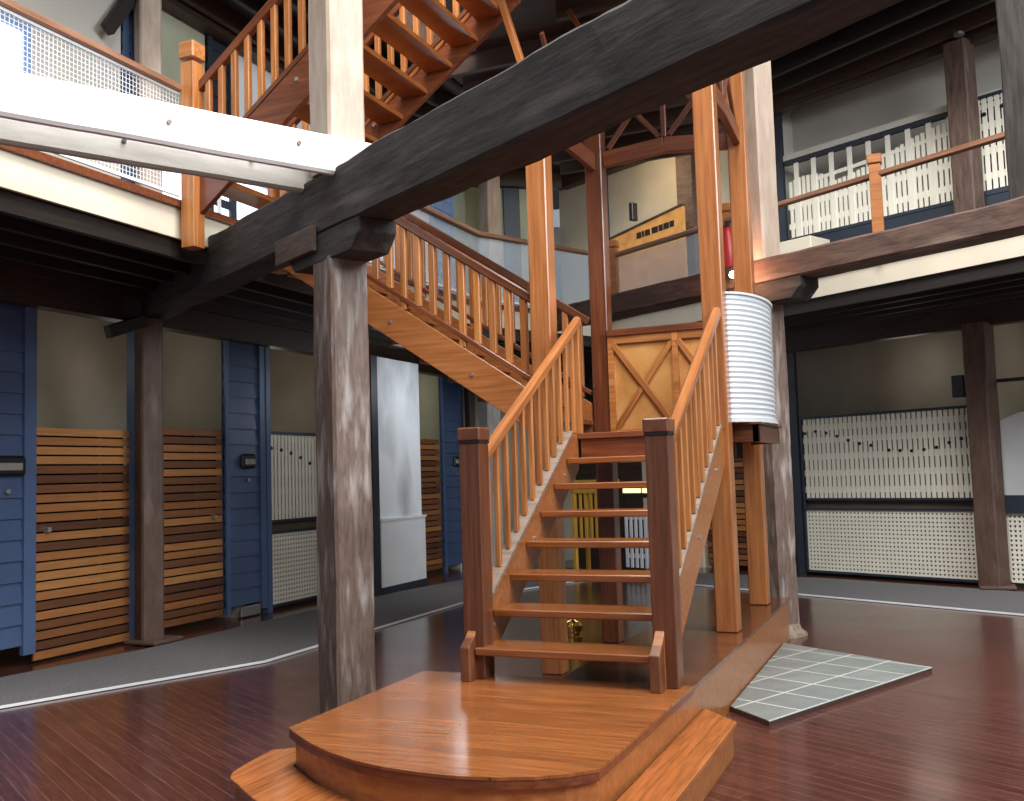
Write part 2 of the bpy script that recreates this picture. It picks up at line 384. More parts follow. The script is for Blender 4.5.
# ------------------------------------------------------------------ lower flight
G=.2627; R1=.175; W=.976
f1=thing('lower_staircase','lower open-tread timber staircase with newels, standing on the platform','staircase',(.49,.9,.35))
for n in range(7):
    y=G*n; z=.35+R1*(n+1)
    o=obj('tread',MB().box(-.012,W+.012,y,y+.30,z-.042,z),M['tread'],f1,Matrix.Identity(4),bevel=.006)
def Ln(y): return .525+.6661*y
for sx,x in (('l',-.045),('r',W+.045)):
    yA=-.045; yB=1.86
    ct=.085; cb=-.27
    pts=[(yA,.35),(yA,.53),(.10,Ln(.10)+ct),(1.71,1.75),(yB,1.75),(yB,Ln(yB)+cb),( (.35-.525-cb)/.6661,.35)]
    s_=obj('stringer',MB().prism_axis(pts,x-.025,x+.025,'x'),M['orange'],f1,bevel=.003)
    cap=MB().bar((x,.165,Ln(.165)+ct+.008),(x,1.72,Ln(1.72)+ct+.008),.078,.02)
    obj('capping',cap,M['worn'],s_)
    # stub block at the foot
    obj('foot_block',MB().prism_axis([(-.06,.35),(-.06,.535),(.035,.60),(.035,.35)],x-.028,x+.028,'x'),M['newelcap'],f1,bevel=.004)
    for yb in (.28,.95,1.55):
        obj('bolt',MB().cyl((x+.026 if sx=='r' else x+.026,yb,Ln(yb)-.1),.012,.008,10,axis='x'),M['steel'],s_)
for x,lx in ((-.03,-1),(1.045,1)):
    yc=.10 if lx<0 else .13
    p=bar('newel_post',(x,yc,.35),(x,yc,1.655),.125,.13,M['newel'],f1)
    obj('cap',MB().box(x-.070,x+.070,yc-.074,yc+.074,1.668,1.745),M['newelcap'],p,bevel=.008)
    obj('neck',MB().box(x-.066,x+.066,yc-.069,yc+.069,1.655,1.668),M['black'],p)
for x in (-.05,1.04):
    ya=.17; yb=2.03 if x<0 else 1.84
    za=1.52; zb=2.62 if x<0 else 2.56
    h=bar('handrail',(x,ya,za),(x,yb,zb),.062,.075,M['orange'],f1,bevel=.016)
    nb=12 if x<0 else 11
    for i in range(nb):
        y=.31+i*.141 if x<0 else .32+i*.138
        zt=za+(zb-za)*(y-ya)/(yb-ya)-.03
        z0=min(Ln(y)+.10,1.76)
        bar('baluster',(x,y,z0),(x,y,zt),.03,.032,M['honey'],f1,bevel=.003)
    if x<0: bar('baluster',(x,1.985,1.75),(x,1.985,2.57),.045,.045,M['honey'],f1)

# ------------------------------------------------------------------ landing
ld=thing('lower_landing','square timber half-landing at the top of the lower stairs','landing',(.37,2.6,1.55))
obj('deck',MB().box(-.30,1.02,1.90,3.38,1.71,1.75),M['tread'],ld,bevel=.003)
obj('nosing',MB().box(-.07,W+.07,1.835,1.905,1.715,1.757),M['red'],ld,bevel=.004)
obj('riser',MB().box(0,W,1.862,1.882,1.575,1.712),M['red'],ld)
for y in (2.0,2.62,3.3): obj('joist',MB().box(-.25,.98,y-.03,y+.03,1.55,1.71),M['header'],ld)
obj('edge_frame',MB().box(1.02,1.24,2.15,2.19,1.65,1.775).box(1.19,1.24,2.15,3.1,1.65,1.775).box(1.02,1.24,3.06,3.1,1.65,1.775),M['newel'],ld,bevel=.004)
obj('bulge_floor',MB().box(.98,1.26,2.1,3.15,1.775,1.79),M['newel'],ld)

# cross-braced panel
cb_=thing('braced_panel','golden boarded panel with diagonal cross braces at the back of the landing','panel',(.36,3.24,1.75))
obj('boarding',MB().box(-.19,.95,3.235,3.25,1.78,2.66),M['ply'],cb_)
obj('top_rail',MB().box(-.20,.96,3.19,3.27,2.64,2.70),M['red'],cb_,bevel=.006)
for a_,b__ in ((-.195,-.145),(.375,.425),(.90,.95)): obj('stile',MB().box(a_,b__,3.205,3.235,1.78,2.64),M['honey'],cb_)
for a_,b__ in ((2.575,2.64),(1.78,1.83)): obj('rail',MB().box(-.145,.90,3.206,3.236,a_,b__),M['honey'],cb_)
for x0,x1 in ((-.145,.375),(.425,.90)):
    bar('brace',(x0,3.212,2.57),(x1,3.212,1.84),.022,.05,M['honey'],cb_,up=(1,0,0))
    bar('brace',(x1,3.222,2.57),(x0,3.222,1.84),.016,.05,M['honey'],cb_,up=(1,0,0))

# corrugated curved guard
def corr():
    mb=MB(); na=36; z0,z1=1.80,2.71; nz=200; pitch=.037
    for k in range(nz+1):
        z=z0+(z1-z0)*k/nz; d=.005*math.sin(2*math.pi*z/pitch)
        for i in range(na+1):
            a=-math.pi/2+math.pi*i/na
            mb.v.append((1.03+(.25+d)*math.cos(a),2.60+(.62+d)*math.sin(a),z))
    for k in range(nz):
        for i in range(na):
            q=k*(na+1)+i; mb.f.append((q,q+1,q+na+2,q+na+1))
    return mb
cg=thing('corrugated_guard','curved white corrugated metal guard bulging from the side of the landing','guard',(1.2,2.6,1.79))
o=obj('corrugated_sheet',corr(),M['galv'],cg,smooth=True)
for z in (2.71,1.80):
  mb=MB()
  for i in range(24):
    a=-math.pi/2+math.pi*i/24;b=-math.pi/2+math.pi*(i+1)/24
    mb.bar((1.03+.253*math.cos(a),2.6+.625*math.sin(a),z),(1.03+.253*math.cos(b),2.6+.625*math.sin(b),z),.022,.016)
  obj('rim',mb,M['grey'],cg)

# ------------------------------------------------------------------ tower posts
PT=5.62
posts=[('tall orange square post at the right front corner of the landing','orange',(1.005,1.93),.15),
       ('tall orange square post at the left front corner of the landing, behind the handrail','orange',(-.295,1.95),.16),
       ('dark red-brown square post at the left end of the golden braced panel','red',(-.28,3.32),.155),
       ('orange square post at the back right corner of the landing, beside the curved metal guard','orange',(.985,3.34),.15)]
PO=[]
for k,(lab,mt,(x,y),s) in enumerate(posts):
    o=bar('timber_post',(x,y,.35 if k in (0,3) else 0),(x,y,4.5 if k==1 else 5.42),s,s,M[mt],None,bevel=.008)
    tag(o,lab,'post'); PO.append(o)

# trusses between the posts
def truss(p,q,lab,zb=4.25,zt=5.02,nb=2,kind='X'):
    p=Vector(p);q=Vector(q); d=(q-p); 
    t=thing('timber_truss',lab,'truss',(*((p+q)/2),zb))
    # slightly arched bottom chord in two pieces
    m=(p+q)/2
    P=lambda v,z: (v.x,v.y,z)
    bar('bottom_chord',P(p,zb),P(m,zb+.05),.06,.14,M['red'],t)
    bar('bottom_chord',P(m,zb+.05),P(q,zb),.06,.14,M['red'],t)
    bar('top_chord',P(p,zt),P(q,zt),.06,.12,M['red'],t)
    bar('strut',P(m,zb+.12),P(m,zt),.045,.05,M['newel'],t)
    a=p+d*.04;b=m-d*.04;c=m+d*.04;e=q-d*.04
    bar('diagonal',P(a,zb+.1),P(b,zt-.08),.03,.045,M['newel'],t)
    bar('diagonal',P(b,zb+.14),P(a,zt-.08),.03,.045,M['newel'],t)
    bar('diagonal',P(c,zb+.14),P(e,zt-.08),.03,.045,M['newel'],t)
    bar('diagonal',P(e,zb+.1),P(c,zt-.08),.03,.045,M['newel'],t)
    return t
truss((-.20,3.32),(.91,3.34),'timber truss with crossed struts between the two back landing posts')
truss((1.0,2.01),(.99,3.26),'timber truss with crossed struts between the two right landing posts')
kb=thing('timber_bracing','short timber chord with raking struts between the two left landing posts','bracing',(-.28,2.6,4.2))
bar('chord',(-.29,2.03,4.22),(-.28,3.24,4.22),.05,.15,M['red'],kb)
bar('strut',(-.29,2.1,4.95),(-.28,2.7,4.28),.03,.045,M['newel'],kb)
bar('strut',(-.28,3.2,4.95),(-.28,2.7,4.28),.03,.045,M['newel'],kb)

# ------------------------------------------------------------------ upper flight going left to the gallery
f2=thing('middle_staircase','upper timber flight rising left from the landing to the gallery','staircase',(-1.6,2.6,1.75))
G2=.255;R2=.17;SL=R2/G2
def L2(x): return 1.75+SL*(-.35-x)
for n in range(10):
    x=-.35-G2*n; z=1.75+R2*(n+1)
    obj('tread',MB().box(x-.29,x,2.0,3.22,z-.042,z),M['tread'],f2,Matrix.Identity(4),bevel=.004)
for y in (1.955,3.24):
    xA=-.36; xB=-2.94
    pts=[(xA,L2(xA)+.0),(xA,L2(xA)+.31),(xB,L2(xB)+.31),(xB,L2(xB)+.0)]
    pts=[(-.37,L2(-.37)),(-.37,L2(-.37)+.31),(xB,L2(xB)+.31),(xB,L2(xB))]
    s_=obj('stringer',MB().prism_axis(pts,y-.025,y+.025,'y'),M['orange'],f2,bevel=.003)
    for xb in (-.9,-1.62,-2.3): obj('bolt',MB().cyl((xb,y-.036,L2(xb)+.14),.013,.012,10,axis='y'),M['steel'],s_)
    bar('bottom_rail',(-.37,y,L2(-.37)+.40),(-2.9,y,L2(-2.9)+.40),.06,.035,M['red'],f2)
    hr=bar('handrail',(-.37,y,L2(-.37)+1.03),(-2.9,y,L2(-2.9)+1.03),.062,.07,M['newel'],f2,bevel=.01)
    nb=19
    for i in range(nb):
        x=-.46-i*.13
        bar('baluster',(x,y,L2(x)+(.31 if i%4==0 else .41)),(x,y,L2(x)+1.0),.042,.052,M['honey' if i%5 else 'orange'],f2,up=(1,0,0),bevel=.003)

# ------------------------------------------------------------------ third flight rising right from the gallery
def L3(x): return 3.54+.745*(x+2.76)      # underside line
f3=thing('upper_staircase','timber open-tread flight rising right from the gallery newel, seen from beneath','staircase',(-2.2,1.5,3.62))
XE=-.47
for y in (1.0,2.1):
    pts=[(-2.78,L3(-2.78)),(-2.78,L3(-2.78)+.33),(XE,L3(XE)+.33),(XE,L3(XE))]
    s_=obj('stringer',MB().prism_axis(pts,y-.025,y+.025,'y'),M['red'],f3,bevel=.003)
    obj('bolt',MB().cyl((-1.82,y-.036,L3(-1.82)+.21),.016,.012,12,axis='y'),M['steel'],s_)
    bar('bottom_rail',(-2.76,y,L3(-2.76)+.36),(XE,y,L3(XE)+.36),.06,.04,M['newel'],f3)
    bar('handrail',(-2.76,y,L3(-2.76)+1.02),(XE,y,L3(XE)+1.02),.06,.065,M['red'],f3)
    for i in range(18):
        x=-2.66+i*.125
        bar('baluster',(x,y,L3(x)+.37),(x,y,L3(x)+1.0),.045,.045,M['honey'],f3,up=(1,0,0))
    p=bar('newel_post',(-2.80,y-.03,3.29),(-2.80,y-.03,4.76),.125,.125,M['honey'],f3)
    obj('cap',MB().box(-2.875,-2.725,y-.105,y+.045,4.78,4.92),M['honey'],p,bevel=.012)
bar('carriage_rod',(-2.6,1.97,L3(-2.6)+.2),(XE,1.97,L3(XE)+.2),.03,.03,M['orange'],f3)
for n in range(1,11):
    x=-2.72+.235*(n-1); z=3.62+.175*n
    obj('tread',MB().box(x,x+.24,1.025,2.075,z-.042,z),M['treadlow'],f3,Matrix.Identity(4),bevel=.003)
# newel hanging under far newel of flight three is the gallery newel; upper landing
ul=thing('upper_landing','dark underside of the upper landing above the great beam','landing',(.35,2.9,5.5))
obj('deck',MB().box(-.45,1.15,1.75,3.5,5.60,5.64).box(-1.5,-.45,2.2,3.5,5.60,5.64).box(-2.0,1.15,3.5,4.6,5.60,5.64).box(-2.0,.45,4.6,7.2,5.60,5.64),M['header'],ul)
for y in (1.85,2.35,2.9,3.42): obj('joist',MB().box(-.44,.9,y-.03,y+.03,5.42,5.60),M['header'],ul)
for y in (3.56,4.2,4.8,5.4,6.0,6.6,7.1): obj('joist',MB().box(-1.98,.9 if y<4.5 else .42,y-.03,y+.03,5.42,5.60),M['header'],ul)
tag(bar('timber_brace',(-.36,2.0,4.45),(-.62,2.0,5.35),.05,.08,M['orange'],None,up=(0,1,0)),'thin orange timber brace rising behind the great beam left of the landing','brace')
tag(bar('timber_brace',(.12,2.6,4.7),(-.28,2.75,5.4),.04,.05,M['red'],None,up=(0,1,0)),'thin dark red brace rising behind the middle of the great beam','brace')

# ------------------------------------------------------------------ big tie beams and their posts
bd=Vector((.873,-.488,0)); bn=Vector((-.488,-.873,0))   # along, and towards the viewer
def roughbar(name,p0,p1,w,h,mat,parent=None,amp=.012,seg=40,label=None):
    p0=Vector(p0);p1=Vector(p1);d=p1-p0;L=d.length;d.normalize()
    u=Vector((0,0,1)); sd=u.cross(d)
    if sd.length<1e-5: sd=Vector((bn.x,bn.y,0)) ; 
    sd.normalize(); u=d.cross(sd)
    Mx=Matrix(((d.x,sd.x,u.x,p0.x),(d.y,sd.y,u.y,p0.y),(d.z,sd.z,u.z,p0.z),(0,0,0,1)))
    mb=MB(); c=.018
    prof=[(-w/2+c,-h/2),(w/2-c,-h/2),(w/2,-h/2+c),(w/2,0),(w/2,h/2-c),(w/2-c,h/2),(-w/2+c,h/2),(-w/2,h/2-c),(-w/2,0),(-w/2,-h/2+c)]
    k=len(prof)
    for i in range(seg+1):
        x=L*i/seg
        for j,(a,b) in enumerate(prof):
            q=noise.noise(Vector((x*1.7+p0.x*3,a*4+p0.y,b*4)))*amp + noise.noise(Vector((x*7,a*9+p0.y,b*9)))*amp*.35
            r=math.hypot(a,b); mb.v.append((x,a+a/r*q,b+b/r*q))
    for i in range(seg):
        for j in range(k):
            jj=(j+1)%k; mb.f.append((i*k+j,i*k+jj,(i+1)*k+jj,(i+1)*k+j))
    mb.f.append(tuple(reversed(range(k)))); mb.f.append(tuple(seg*k+j for j in range(k)))
    return obj(name,mb,mat,parent,Mx)
def on(p,s): return Vector((p[0],p[1],0))+bd*s
PN=(-1.125,.44)     # near post centre
HB=.40; ZB=3.07
bc=Vector((PN[0],PN[1],0))
tag(roughbar('tie_beam',on(PN,-3.75)+Vector((0,0,ZB+HB/2)),on(PN,7.2)+Vector((0,0,ZB+HB/2)),.27,HB,M['oldbeam'],amp=.02,seg=110),'huge dark rough-hewn beam crossing the hall diagonally in front of the stairs','beam')
np_=roughbar('timber_post',(PN[0],PN[1],0),(PN[0],PN[1],2.9),.27,.28,M['post'],amp=.008)
tag(np_,'nearest thick worn post with flaking paint, left of the stairs under the dark beam','post')
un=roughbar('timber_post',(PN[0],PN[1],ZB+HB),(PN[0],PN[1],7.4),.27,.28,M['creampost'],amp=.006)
tag(un,'bright sunlit post rising above the dark beam at the end of the white beams','post')
def bolster(name,p,z,L,w,h,mat,lab):
    a=on(p,-L/2);M_=Matrix.Translation((p[0],p[1],z))@Matrix.Rotation(math.atan2(bd.y,bd.x),4,'Z')
    pts=[(-L/2,h),(-L/2,h*.55),(-L/2+.1,0),(L/2-.1,0),(L/2,h*.55),(L/2,h)]
    o=obj(name,MB().prism_axis(pts,-w/2,w/2,'y'),mat,None,M_,bevel=.006); tag(o,lab,'bolster'); return o
bolster('bolster',PN,2.88,1.0,.27,.19,M['oldbeam'],'dark chamfered timber bolster on top of the nearest worn post')
# added plate whose lighter timber paints the bolster's lit front face
MP=Matrix.Translation((PN[0],PN[1],2.96))@Matrix.Rotation(math.atan2(bd.y,bd.x),4,'Z')
sp=obj('lit_bolster_face',MB().box(-.62,-.05,-.175,-.14,0,.17),M['worn'] if False else M['oldred'],None,MP,bevel=.004)
tag(sp,'lighter plate standing in for the lit bolster face just left of the nearest post','plate')

P2_=(1.03,4.0)
tag(roughbar('tie_beam',on(P2_,-3.1)+Vector((0,0,3.2)),on(P2_,7.0)+Vector((0,0,3.2)),.27,.22,M['oldred'],amp=.015,seg=90),'dark brown rough beam behind the stair tower, running right below the gallery rail','beam')
tag(roughbar('timber_post',(P2_[0],P2_[1],0),(P2_[0],P2_[1],2.92),.25,.27,M['post'],amp=.012),'worn pale post behind the curved metal guard at the platform corner','post')
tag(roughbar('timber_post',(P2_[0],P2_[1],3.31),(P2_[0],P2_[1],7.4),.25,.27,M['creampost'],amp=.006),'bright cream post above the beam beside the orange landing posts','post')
pb=obj('post_plinth',MB().lathe((P2_[0],P2_[1],0),[(.24,0),(.235,.03),(.19,.06),(.175,.10)],8),M['worn'],None); tag(pb,'chipped pale plinth around the foot of the post behind the metal guard','plinth')
bolster('bolster',P2_,2.91,1.0,.27,.18,M['oldbeam'],'dark chamfered bolster under the rear beam beside the lit lamp')

# paired white beams from the near post
wd=Vector((.488,.873,0))
def wb(off,lab,mat,e):
    p=Vector((PN[0],PN[1],3.53))+bd*off+wd*e
    return tag(roughbar('gallery_beam',p-wd*6.0,p,.07,.25,mat,amp=.005,seg=50),lab,'beam')
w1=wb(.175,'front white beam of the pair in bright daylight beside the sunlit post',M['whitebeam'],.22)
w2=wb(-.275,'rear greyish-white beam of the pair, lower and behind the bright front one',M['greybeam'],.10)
for b,dx in ((w1,-.038),(w2,-.038)):
    for s_ in (2.3,3.4,4.6,5.4): obj('bolt',MB().cyl((s_,dx,.03*(s_%2-.5)),.014,-.012,12,axis='y'),M['black'] if b is w2 else M['worn'],b,WM[b])

# ------------------------------------------------------------------ gallery structure
def offs(poly,d):   # shift a polyline outwards
    out=[]
    for i,p in enumerate(poly):
        p=Vector(p); ns=[]
        for a,b in ((i-1,i),(i,i+1)):
            if a<0 or b>=len(poly): continue
            t=(Vector(poly[b])-Vector(poly[a])).normalized(); ns.append(Vector((-t.y,t.x)))
        n=sum(ns,Vector((0,0)))
        if len(ns)==2: n=n/ (1+ns[0].dot(ns[1]))
        else: n=n
        out.append((p.x+n.x*d,p.y+n.y*d))
    return out
FO=offs(F1,1.9)
def ringslab(inner,outer,z0,z1):
    mb=MB(); 
    for i in range(len(inner)-1):
        mb.prism([inner[i],inner[i+1],outer[i+1],outer[i]],z0,z1)
    return mb
def mid(poly): 
    return poly
def match(E,F):   # outer polyline with the same number of vertices as inner
    return [F[0],F[1],(-3.1,11.0+1.9*.0),F[3],F[4]]
E_out=[(-6.7,-7),(-6.7,10.8),(-4.2,12.9),(4.5,9.3),(8.5,6.6)]
F_in=[(-4.7,-7.0),(-4.7,9.9),(-3.3,10.94),tuple(rline(2.5)),tuple(rline(6.6))]
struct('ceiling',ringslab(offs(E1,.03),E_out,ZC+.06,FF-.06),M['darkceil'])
struct('floor_gallery',ringslab(offs(E1,.03),E_out,FF-.06,FF),M['header'])
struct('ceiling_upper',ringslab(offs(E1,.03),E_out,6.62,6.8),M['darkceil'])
def edgebars(name,poly,z0,z1,t,mat):
    mb=MB()
    for i in range(len(poly)-1):
        a=Vector((*poly[i],(z0+z1)/2)); b=Vector((*poly[i+1],(z0+z1)/2)); mb.bar(a,b,t,z1-z0)
    return struct(name,mb,mat)
edgebars('trim_1',offs(E1,.02),ZC,FF,.03,M['cream'])
edgebars('trim_2',offs(E1,.0),FF,FF+.055,.07,M['red'])
edgebars('trim_3',offs(E1,.02),6.52,6.86,.04,M['oldred'])
# joists under both gallery floors
def joists(sname,z0,z1,ds):
    root=structE(sname,(-3.5,0,z0))
    for d in ds:
        pp=offs(E1,d)
        for i in range(len(pp)-1):
            a=Vector((*pp[i],(z0+z1)/2));b=Vector((*pp[i+1],(z0+z1)/2))
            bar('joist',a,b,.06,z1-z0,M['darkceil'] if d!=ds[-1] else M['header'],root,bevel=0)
joists('trim_4',3.24,3.44,(.08,.42,.78,1.14,1.5))
joists('trim_5',6.42,6.62,(.15,.6,1.05,1.5))
# header beams on the facade line
hd=edgebars('trim_6',offs(F1,-.10),3.02,3.40,.16,M['header'])
hd2=edgebars('trim_7',offs(F1,-.12),6.36,6.62,.16,M['header'])

# facade posts, through both storeys
def fpost(x,y,w,lab1,lab2,m1,m2,rot=0,z1=3.05):
    a=roughbar('timber_post',(x,y,0),(x,y,z1),w,w,m1,amp=.006); tag(a,lab1,'post')
    if lab2:
        b=roughbar('timber_post',(x,y,FF),(x,y,6.4),w,w,m2,amp=.006); tag(b,lab2,'post')
def rect_post(x,y,w,d,lab,m,z0,z1):
    o=roughbar('timber_post',(x,y,z0),(x,y,z1),w,d,m,amp=.006); tag(o,lab,'post'); return o
ROUGH=None
fpost(-4.45,2.24,.21,'brown weathered post between the two left slatted gates','pale post on the gallery behind the left mesh railing',M['postbrown'],M['creampost'])
rect_post(-4.15,9.35,.26,.26,'pale grey post at the far left, seen under the middle flight',M['postgrey'],0,3.05)
rect_post(-4.15,9.60,.26,.26,'tall pale post on the far gallery behind the rail bend',M['creampost'],FF,6.4)
rect_post(-4.45,9.25,.12,.16,'narrow dark post left of the pale grey far post',M['header'],0,3.05)
q=Matrix.Translation((2.93,7.62,0))
fpost(2.90,7.60,.26,'dark brown post between the right picket screens','brown post on the right gallery between two picket screens',M['postbrown'],M['oldred'])
rect_post(3.15,2.90,.27,.27,'dark post at the right edge standing on the rear beam',M['oldbeam'],3.31,7.4)
# small pads under posts
for x,y,l in ((-4.43,2.27,'low timber pad under the brown post at the left gates'),(2.93,7.6,'low timber pad under the dark post on the right')):
    tag(obj('post_pad',MB().box(x-.19,x+.19,y-.19,y+.19,.012,.05),M['postbrown'],None,bevel=.01),l,'pad')

# ------------------------------------------------------------------ facade bays
def wboards(mb,u0,u1,z0,z1,pitch=.175,y=0):
    z=z0
    while z<z1-.01:
        zz=min(z+pitch,z1)
        mb.prism_axis([(y-.03,z),(y-.012,zz),(y+.01,zz),(y+.01,z)],u0,u1,'x')
        z+=pitch
    return mb
def weather(Mx,u0,u1,z0,z1,parent,edge=.10,y=0.0,pitch=.175,mat=None):
    mb=wboards(MB(),u0,u1,z0,z1,pitch,y); obj('weatherboards',mb,mat or M['blue'],parent,Mx)
    mb=MB().box(u0,u0+edge*.6,y-.05,y-.005,z0-.08,z1).box(u1-edge,u1,y-.05,y-.005,z0-.08,z1); obj('corner_board',mb,M['bluetrim'] if mat is None or mat is M['bluetrim'] else mat,parent,Mx)
def panel(Mx,u0,u1,z0,z1,mat,parent,y=0.0,t=.05,name='wall_panel'):
    return obj(name,MB().box(u0,u1,y,y+t,z0,z1),mat,parent,Mx)
def letterbox(Mx,u,z,lab,w=.24):
    t=thing('letterbox',lab,'letterbox',Mx@Vector((u,-.06,z)))
    obj('surround',MB().box(u-w/2,u+w/2,-.075,-.03,z-.07,z+.09),M['black'],t,Mx,bevel=.02)
    obj('flap',MB().box(u-w*.34,u+w*.34,-.088,-.07,z-.03,z+.035),M['steel'],t,Mx,bevel=.004)
    obj('lock',MB().cyl((u,-.03,z-.2),.02,-.03,14,axis='y'),M['steel'],t,Mx)
dn=[0]
def gate(Mx,u0,u1,z0,z1,knob=None,y=.03):
    dn[0]+=1
    d=structE('door_%d'%dn[0],Mx@Vector(((u0+u1)/2,y,z0)))
    mb=MB(); z=z0; k=0
    nm=int(round((z1-z0)/PITCH))
    for i in range(nm): mb.box(u0,u1,y-.02,y,i*PITCH+.006,i*PITCH+PITCH-.010)
    obj('slats',mb,M['slat'],d,Mx@Matrix.Translation((0,0,z0)))
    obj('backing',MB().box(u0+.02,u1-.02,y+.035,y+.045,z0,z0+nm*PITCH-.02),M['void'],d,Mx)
    um=u0+(u1-u0)*.68
    obj('batten',MB().box(um-.02,um+.02,y,y+.03,z0,z0+nm*PITCH-.02),M['header'],d,Mx)
    if knob:
        obj('knob',MB().cyl((knob,y-.02,1.12),.03,-.05,16,r2=.022,axis='y'),M['steel'],d,Mx)
def lattice(mb,u0,u1,z0,z1,y,p=.052,w=.030):
    n=int((u1-u0)/p); 
    for i in range(n+1):
        u=u0+(u1-u0)*i/n; mb.box(u-w/2,u+w/2,y-.008,y,z0,z1)
    n=int((z1-z0)/p)
    for i in range(n+1):
        z=z0+(z1-z0)*i/n; mb.box(u0,u1,y-.010,y-.004,z-w/2,z+w/2)
    return mb
def screen(Mx,u0,u1,zb,lab,studs=(),top=2.05,low=True,nm='picket_screen',ztop=None):
    t=thing(nm,lab,'screen',Mx@Vector(((u0+u1)/2,0,zb+.05)))
    obj('frame',MB().box(u0,u1,-.03,.03,zb+top,zb+top+.035).box(u0,u0+.03,-.03,.03,zb+.05,zb+top).box(u1-.03,u1,-.03,.03,zb+.05,zb+top)
        .box(u0,u1,-.03,.03,zb+.87,zb+.90).box(u0,u1,-.03,.03,zb+1.0,zb+1.03).box(u0,u1,-.03,.03,zb+.04,zb+.07),M['navy'],t,Mx)
    mb=MB(); p=.068; n=int((u1-u0-.06)/p)
    for i in range(n):
        u=u0+.045+(u1-u0-.09)*(i+.5)/n; mb.box(u-.024,u+.024,-.014,-.002,zb+1.03,zb+top)
    obj('pickets',mb,M['picket'],t,Mx)
    mb=MB()
    for zz in (1.14,1.36,1.58,1.80,1.97): mb.box(u0+.03,u1-.03,-.001,.014,zb+zz-.04,zb+zz+.04)
    obj('cross_rails',mb,M['picket'],t,Mx)
    obj('lattice_panel',lattice(MB(),u0+.04,u1-.04,zb+.08,zb+.86,0),M['picket'],t,Mx)
    obj('backing',MB().box(u0,u1,.05,.06,zb+.05,zb+top),M['dimback'],t,Mx)
    for (u,z) in studs:
        obj('stud',MB().cyl((u,-.014,zb+z),.021,-.012,12,axis='y'),M['black'],t,Mx)
    return t

# --- left ground floor
wl=structE('wall_left',(-4.7,2,0))
wboards_mb=None
weather(ML,-1.2,1.14,.18,3.03,wl,edge=.12)
panel(ML,-7,-1.2,0,3.03,M['blue'],wl)
letterbox(ML,.86,1.66,'letterbox in the blue boarded wall at the left edge',.34)
gate(ML,1.17,2.25,.02,2.03,knob=1.29)
obj('jamb',MB().box(2.25,2.335,-.06,.04,0,3.03),M['bluetrim'],wl,ML)
gate(ML,2.42,3.58,.06,2.02,knob=3.42)
weather(ML,3.58,4.27,.14,3.03,wl)
letterbox(ML,3.95,1.70,'letterbox in the blue pier between the second gate and the picket screen')
tag(obj('floor_vent',MB().box(3.78,4.12,-.07,-.04,.015,.12),M['steel'],None,ML,bevel=.004),'small pale metal grille at the foot of the blue pier with the letterbox','vent')
obj('jamb',MB().box(4.27,4.35,-.06,.04,0,3.03),M['bluetrim'],wl,ML)
screen(ML,4.35,6.2,0,'white picket and lattice screen on the left wall behind the nearest post',studs=[(4.41+.19*i,1.86-.012*i-.008*i*i) for i in range(7)],top=2.02)
panel(ML,6.2,6.55,0,3.03,M['navy'],wl)
wbk=structE('wall_block',(-4.4,6.4,0))
mb=MB().box(-4.7,-4.13,5.86,6.98,.95,3.03); obj('upper_wall',mb,M['smear'],wbk)
obj('dado',MB().box(-4.7,-4.10,5.86,7.02,.10,.93).box(-4.7,-4.085,5.84,7.04,.93,.96),M['white'],wbk)
obj('skirting',MB().box(-4.7,-4.09,5.85,7.03,0,.10),M['navy'],wbk)
obj('corner_post',MB().box(-4.55,-4.11,5.70,5.85,0,3.03),M['navy'],wbk)
gate(ML,7.55,8.66,.06,2.06)
weather(ML,8.68,9.42,.08,3.03,wl)
panel(ML,9.42,9.9,0,3.03,M['greenw'],wl)
letterbox(ML,9.15,1.70,'letterbox in the far blue pier beside the lower newel post')
# --- rooms behind
wb_=structE('wall_left_inner',(-6.1,3,0))
obj('back_wall',MB().box(-6.2,-6.1,-7,10.5,0,3.44),M['beige'],wb_)
for y in (.2,3.9,6.2,9.3): obj('partition',MB().box(-6.1,-4.74,y-.05,y+.05,0,3.44),M['beige'] if y<9 else M['greenw'],wb_)
wbv=structE('wall_far',(-4,10.4,0))
panel(MBV,0,BVL,0,3.03,M['beige'],wbv); 
# --- right/far ground floor
wr=structE('wall_right',(1.7,8.4,0))
panel(MR,-4.5,-2.9,0,3.03,M['header'],wr); panel(MR,-2.9,-1.75,0,3.03,M['cream'],wr)
gate(MR,-1.65,-.36,.06,2.03)
weather(MR,-.34,.02,.06,3.03,wr,pitch=.19,mat=M['navy'])
studs=[(.12,1.9),(.28,1.92),(.44,1.89),(.6,1.84),(.76,1.78),(.92,1.73),(1.08,1.7),(1.32,1.63),(1.47,1.62),(1.62,1.61),(1.78,1.62),(1.94,1.64),(2.1,1.69),(2.25,1.73)]
screen(MR,.04,2.42,0,'white picket and lattice screen on the ground floor right of the metal guard',studs=studs,top=2.09)
panel(MR,2.42,2.55,0,3.03,M['navy'],wr)
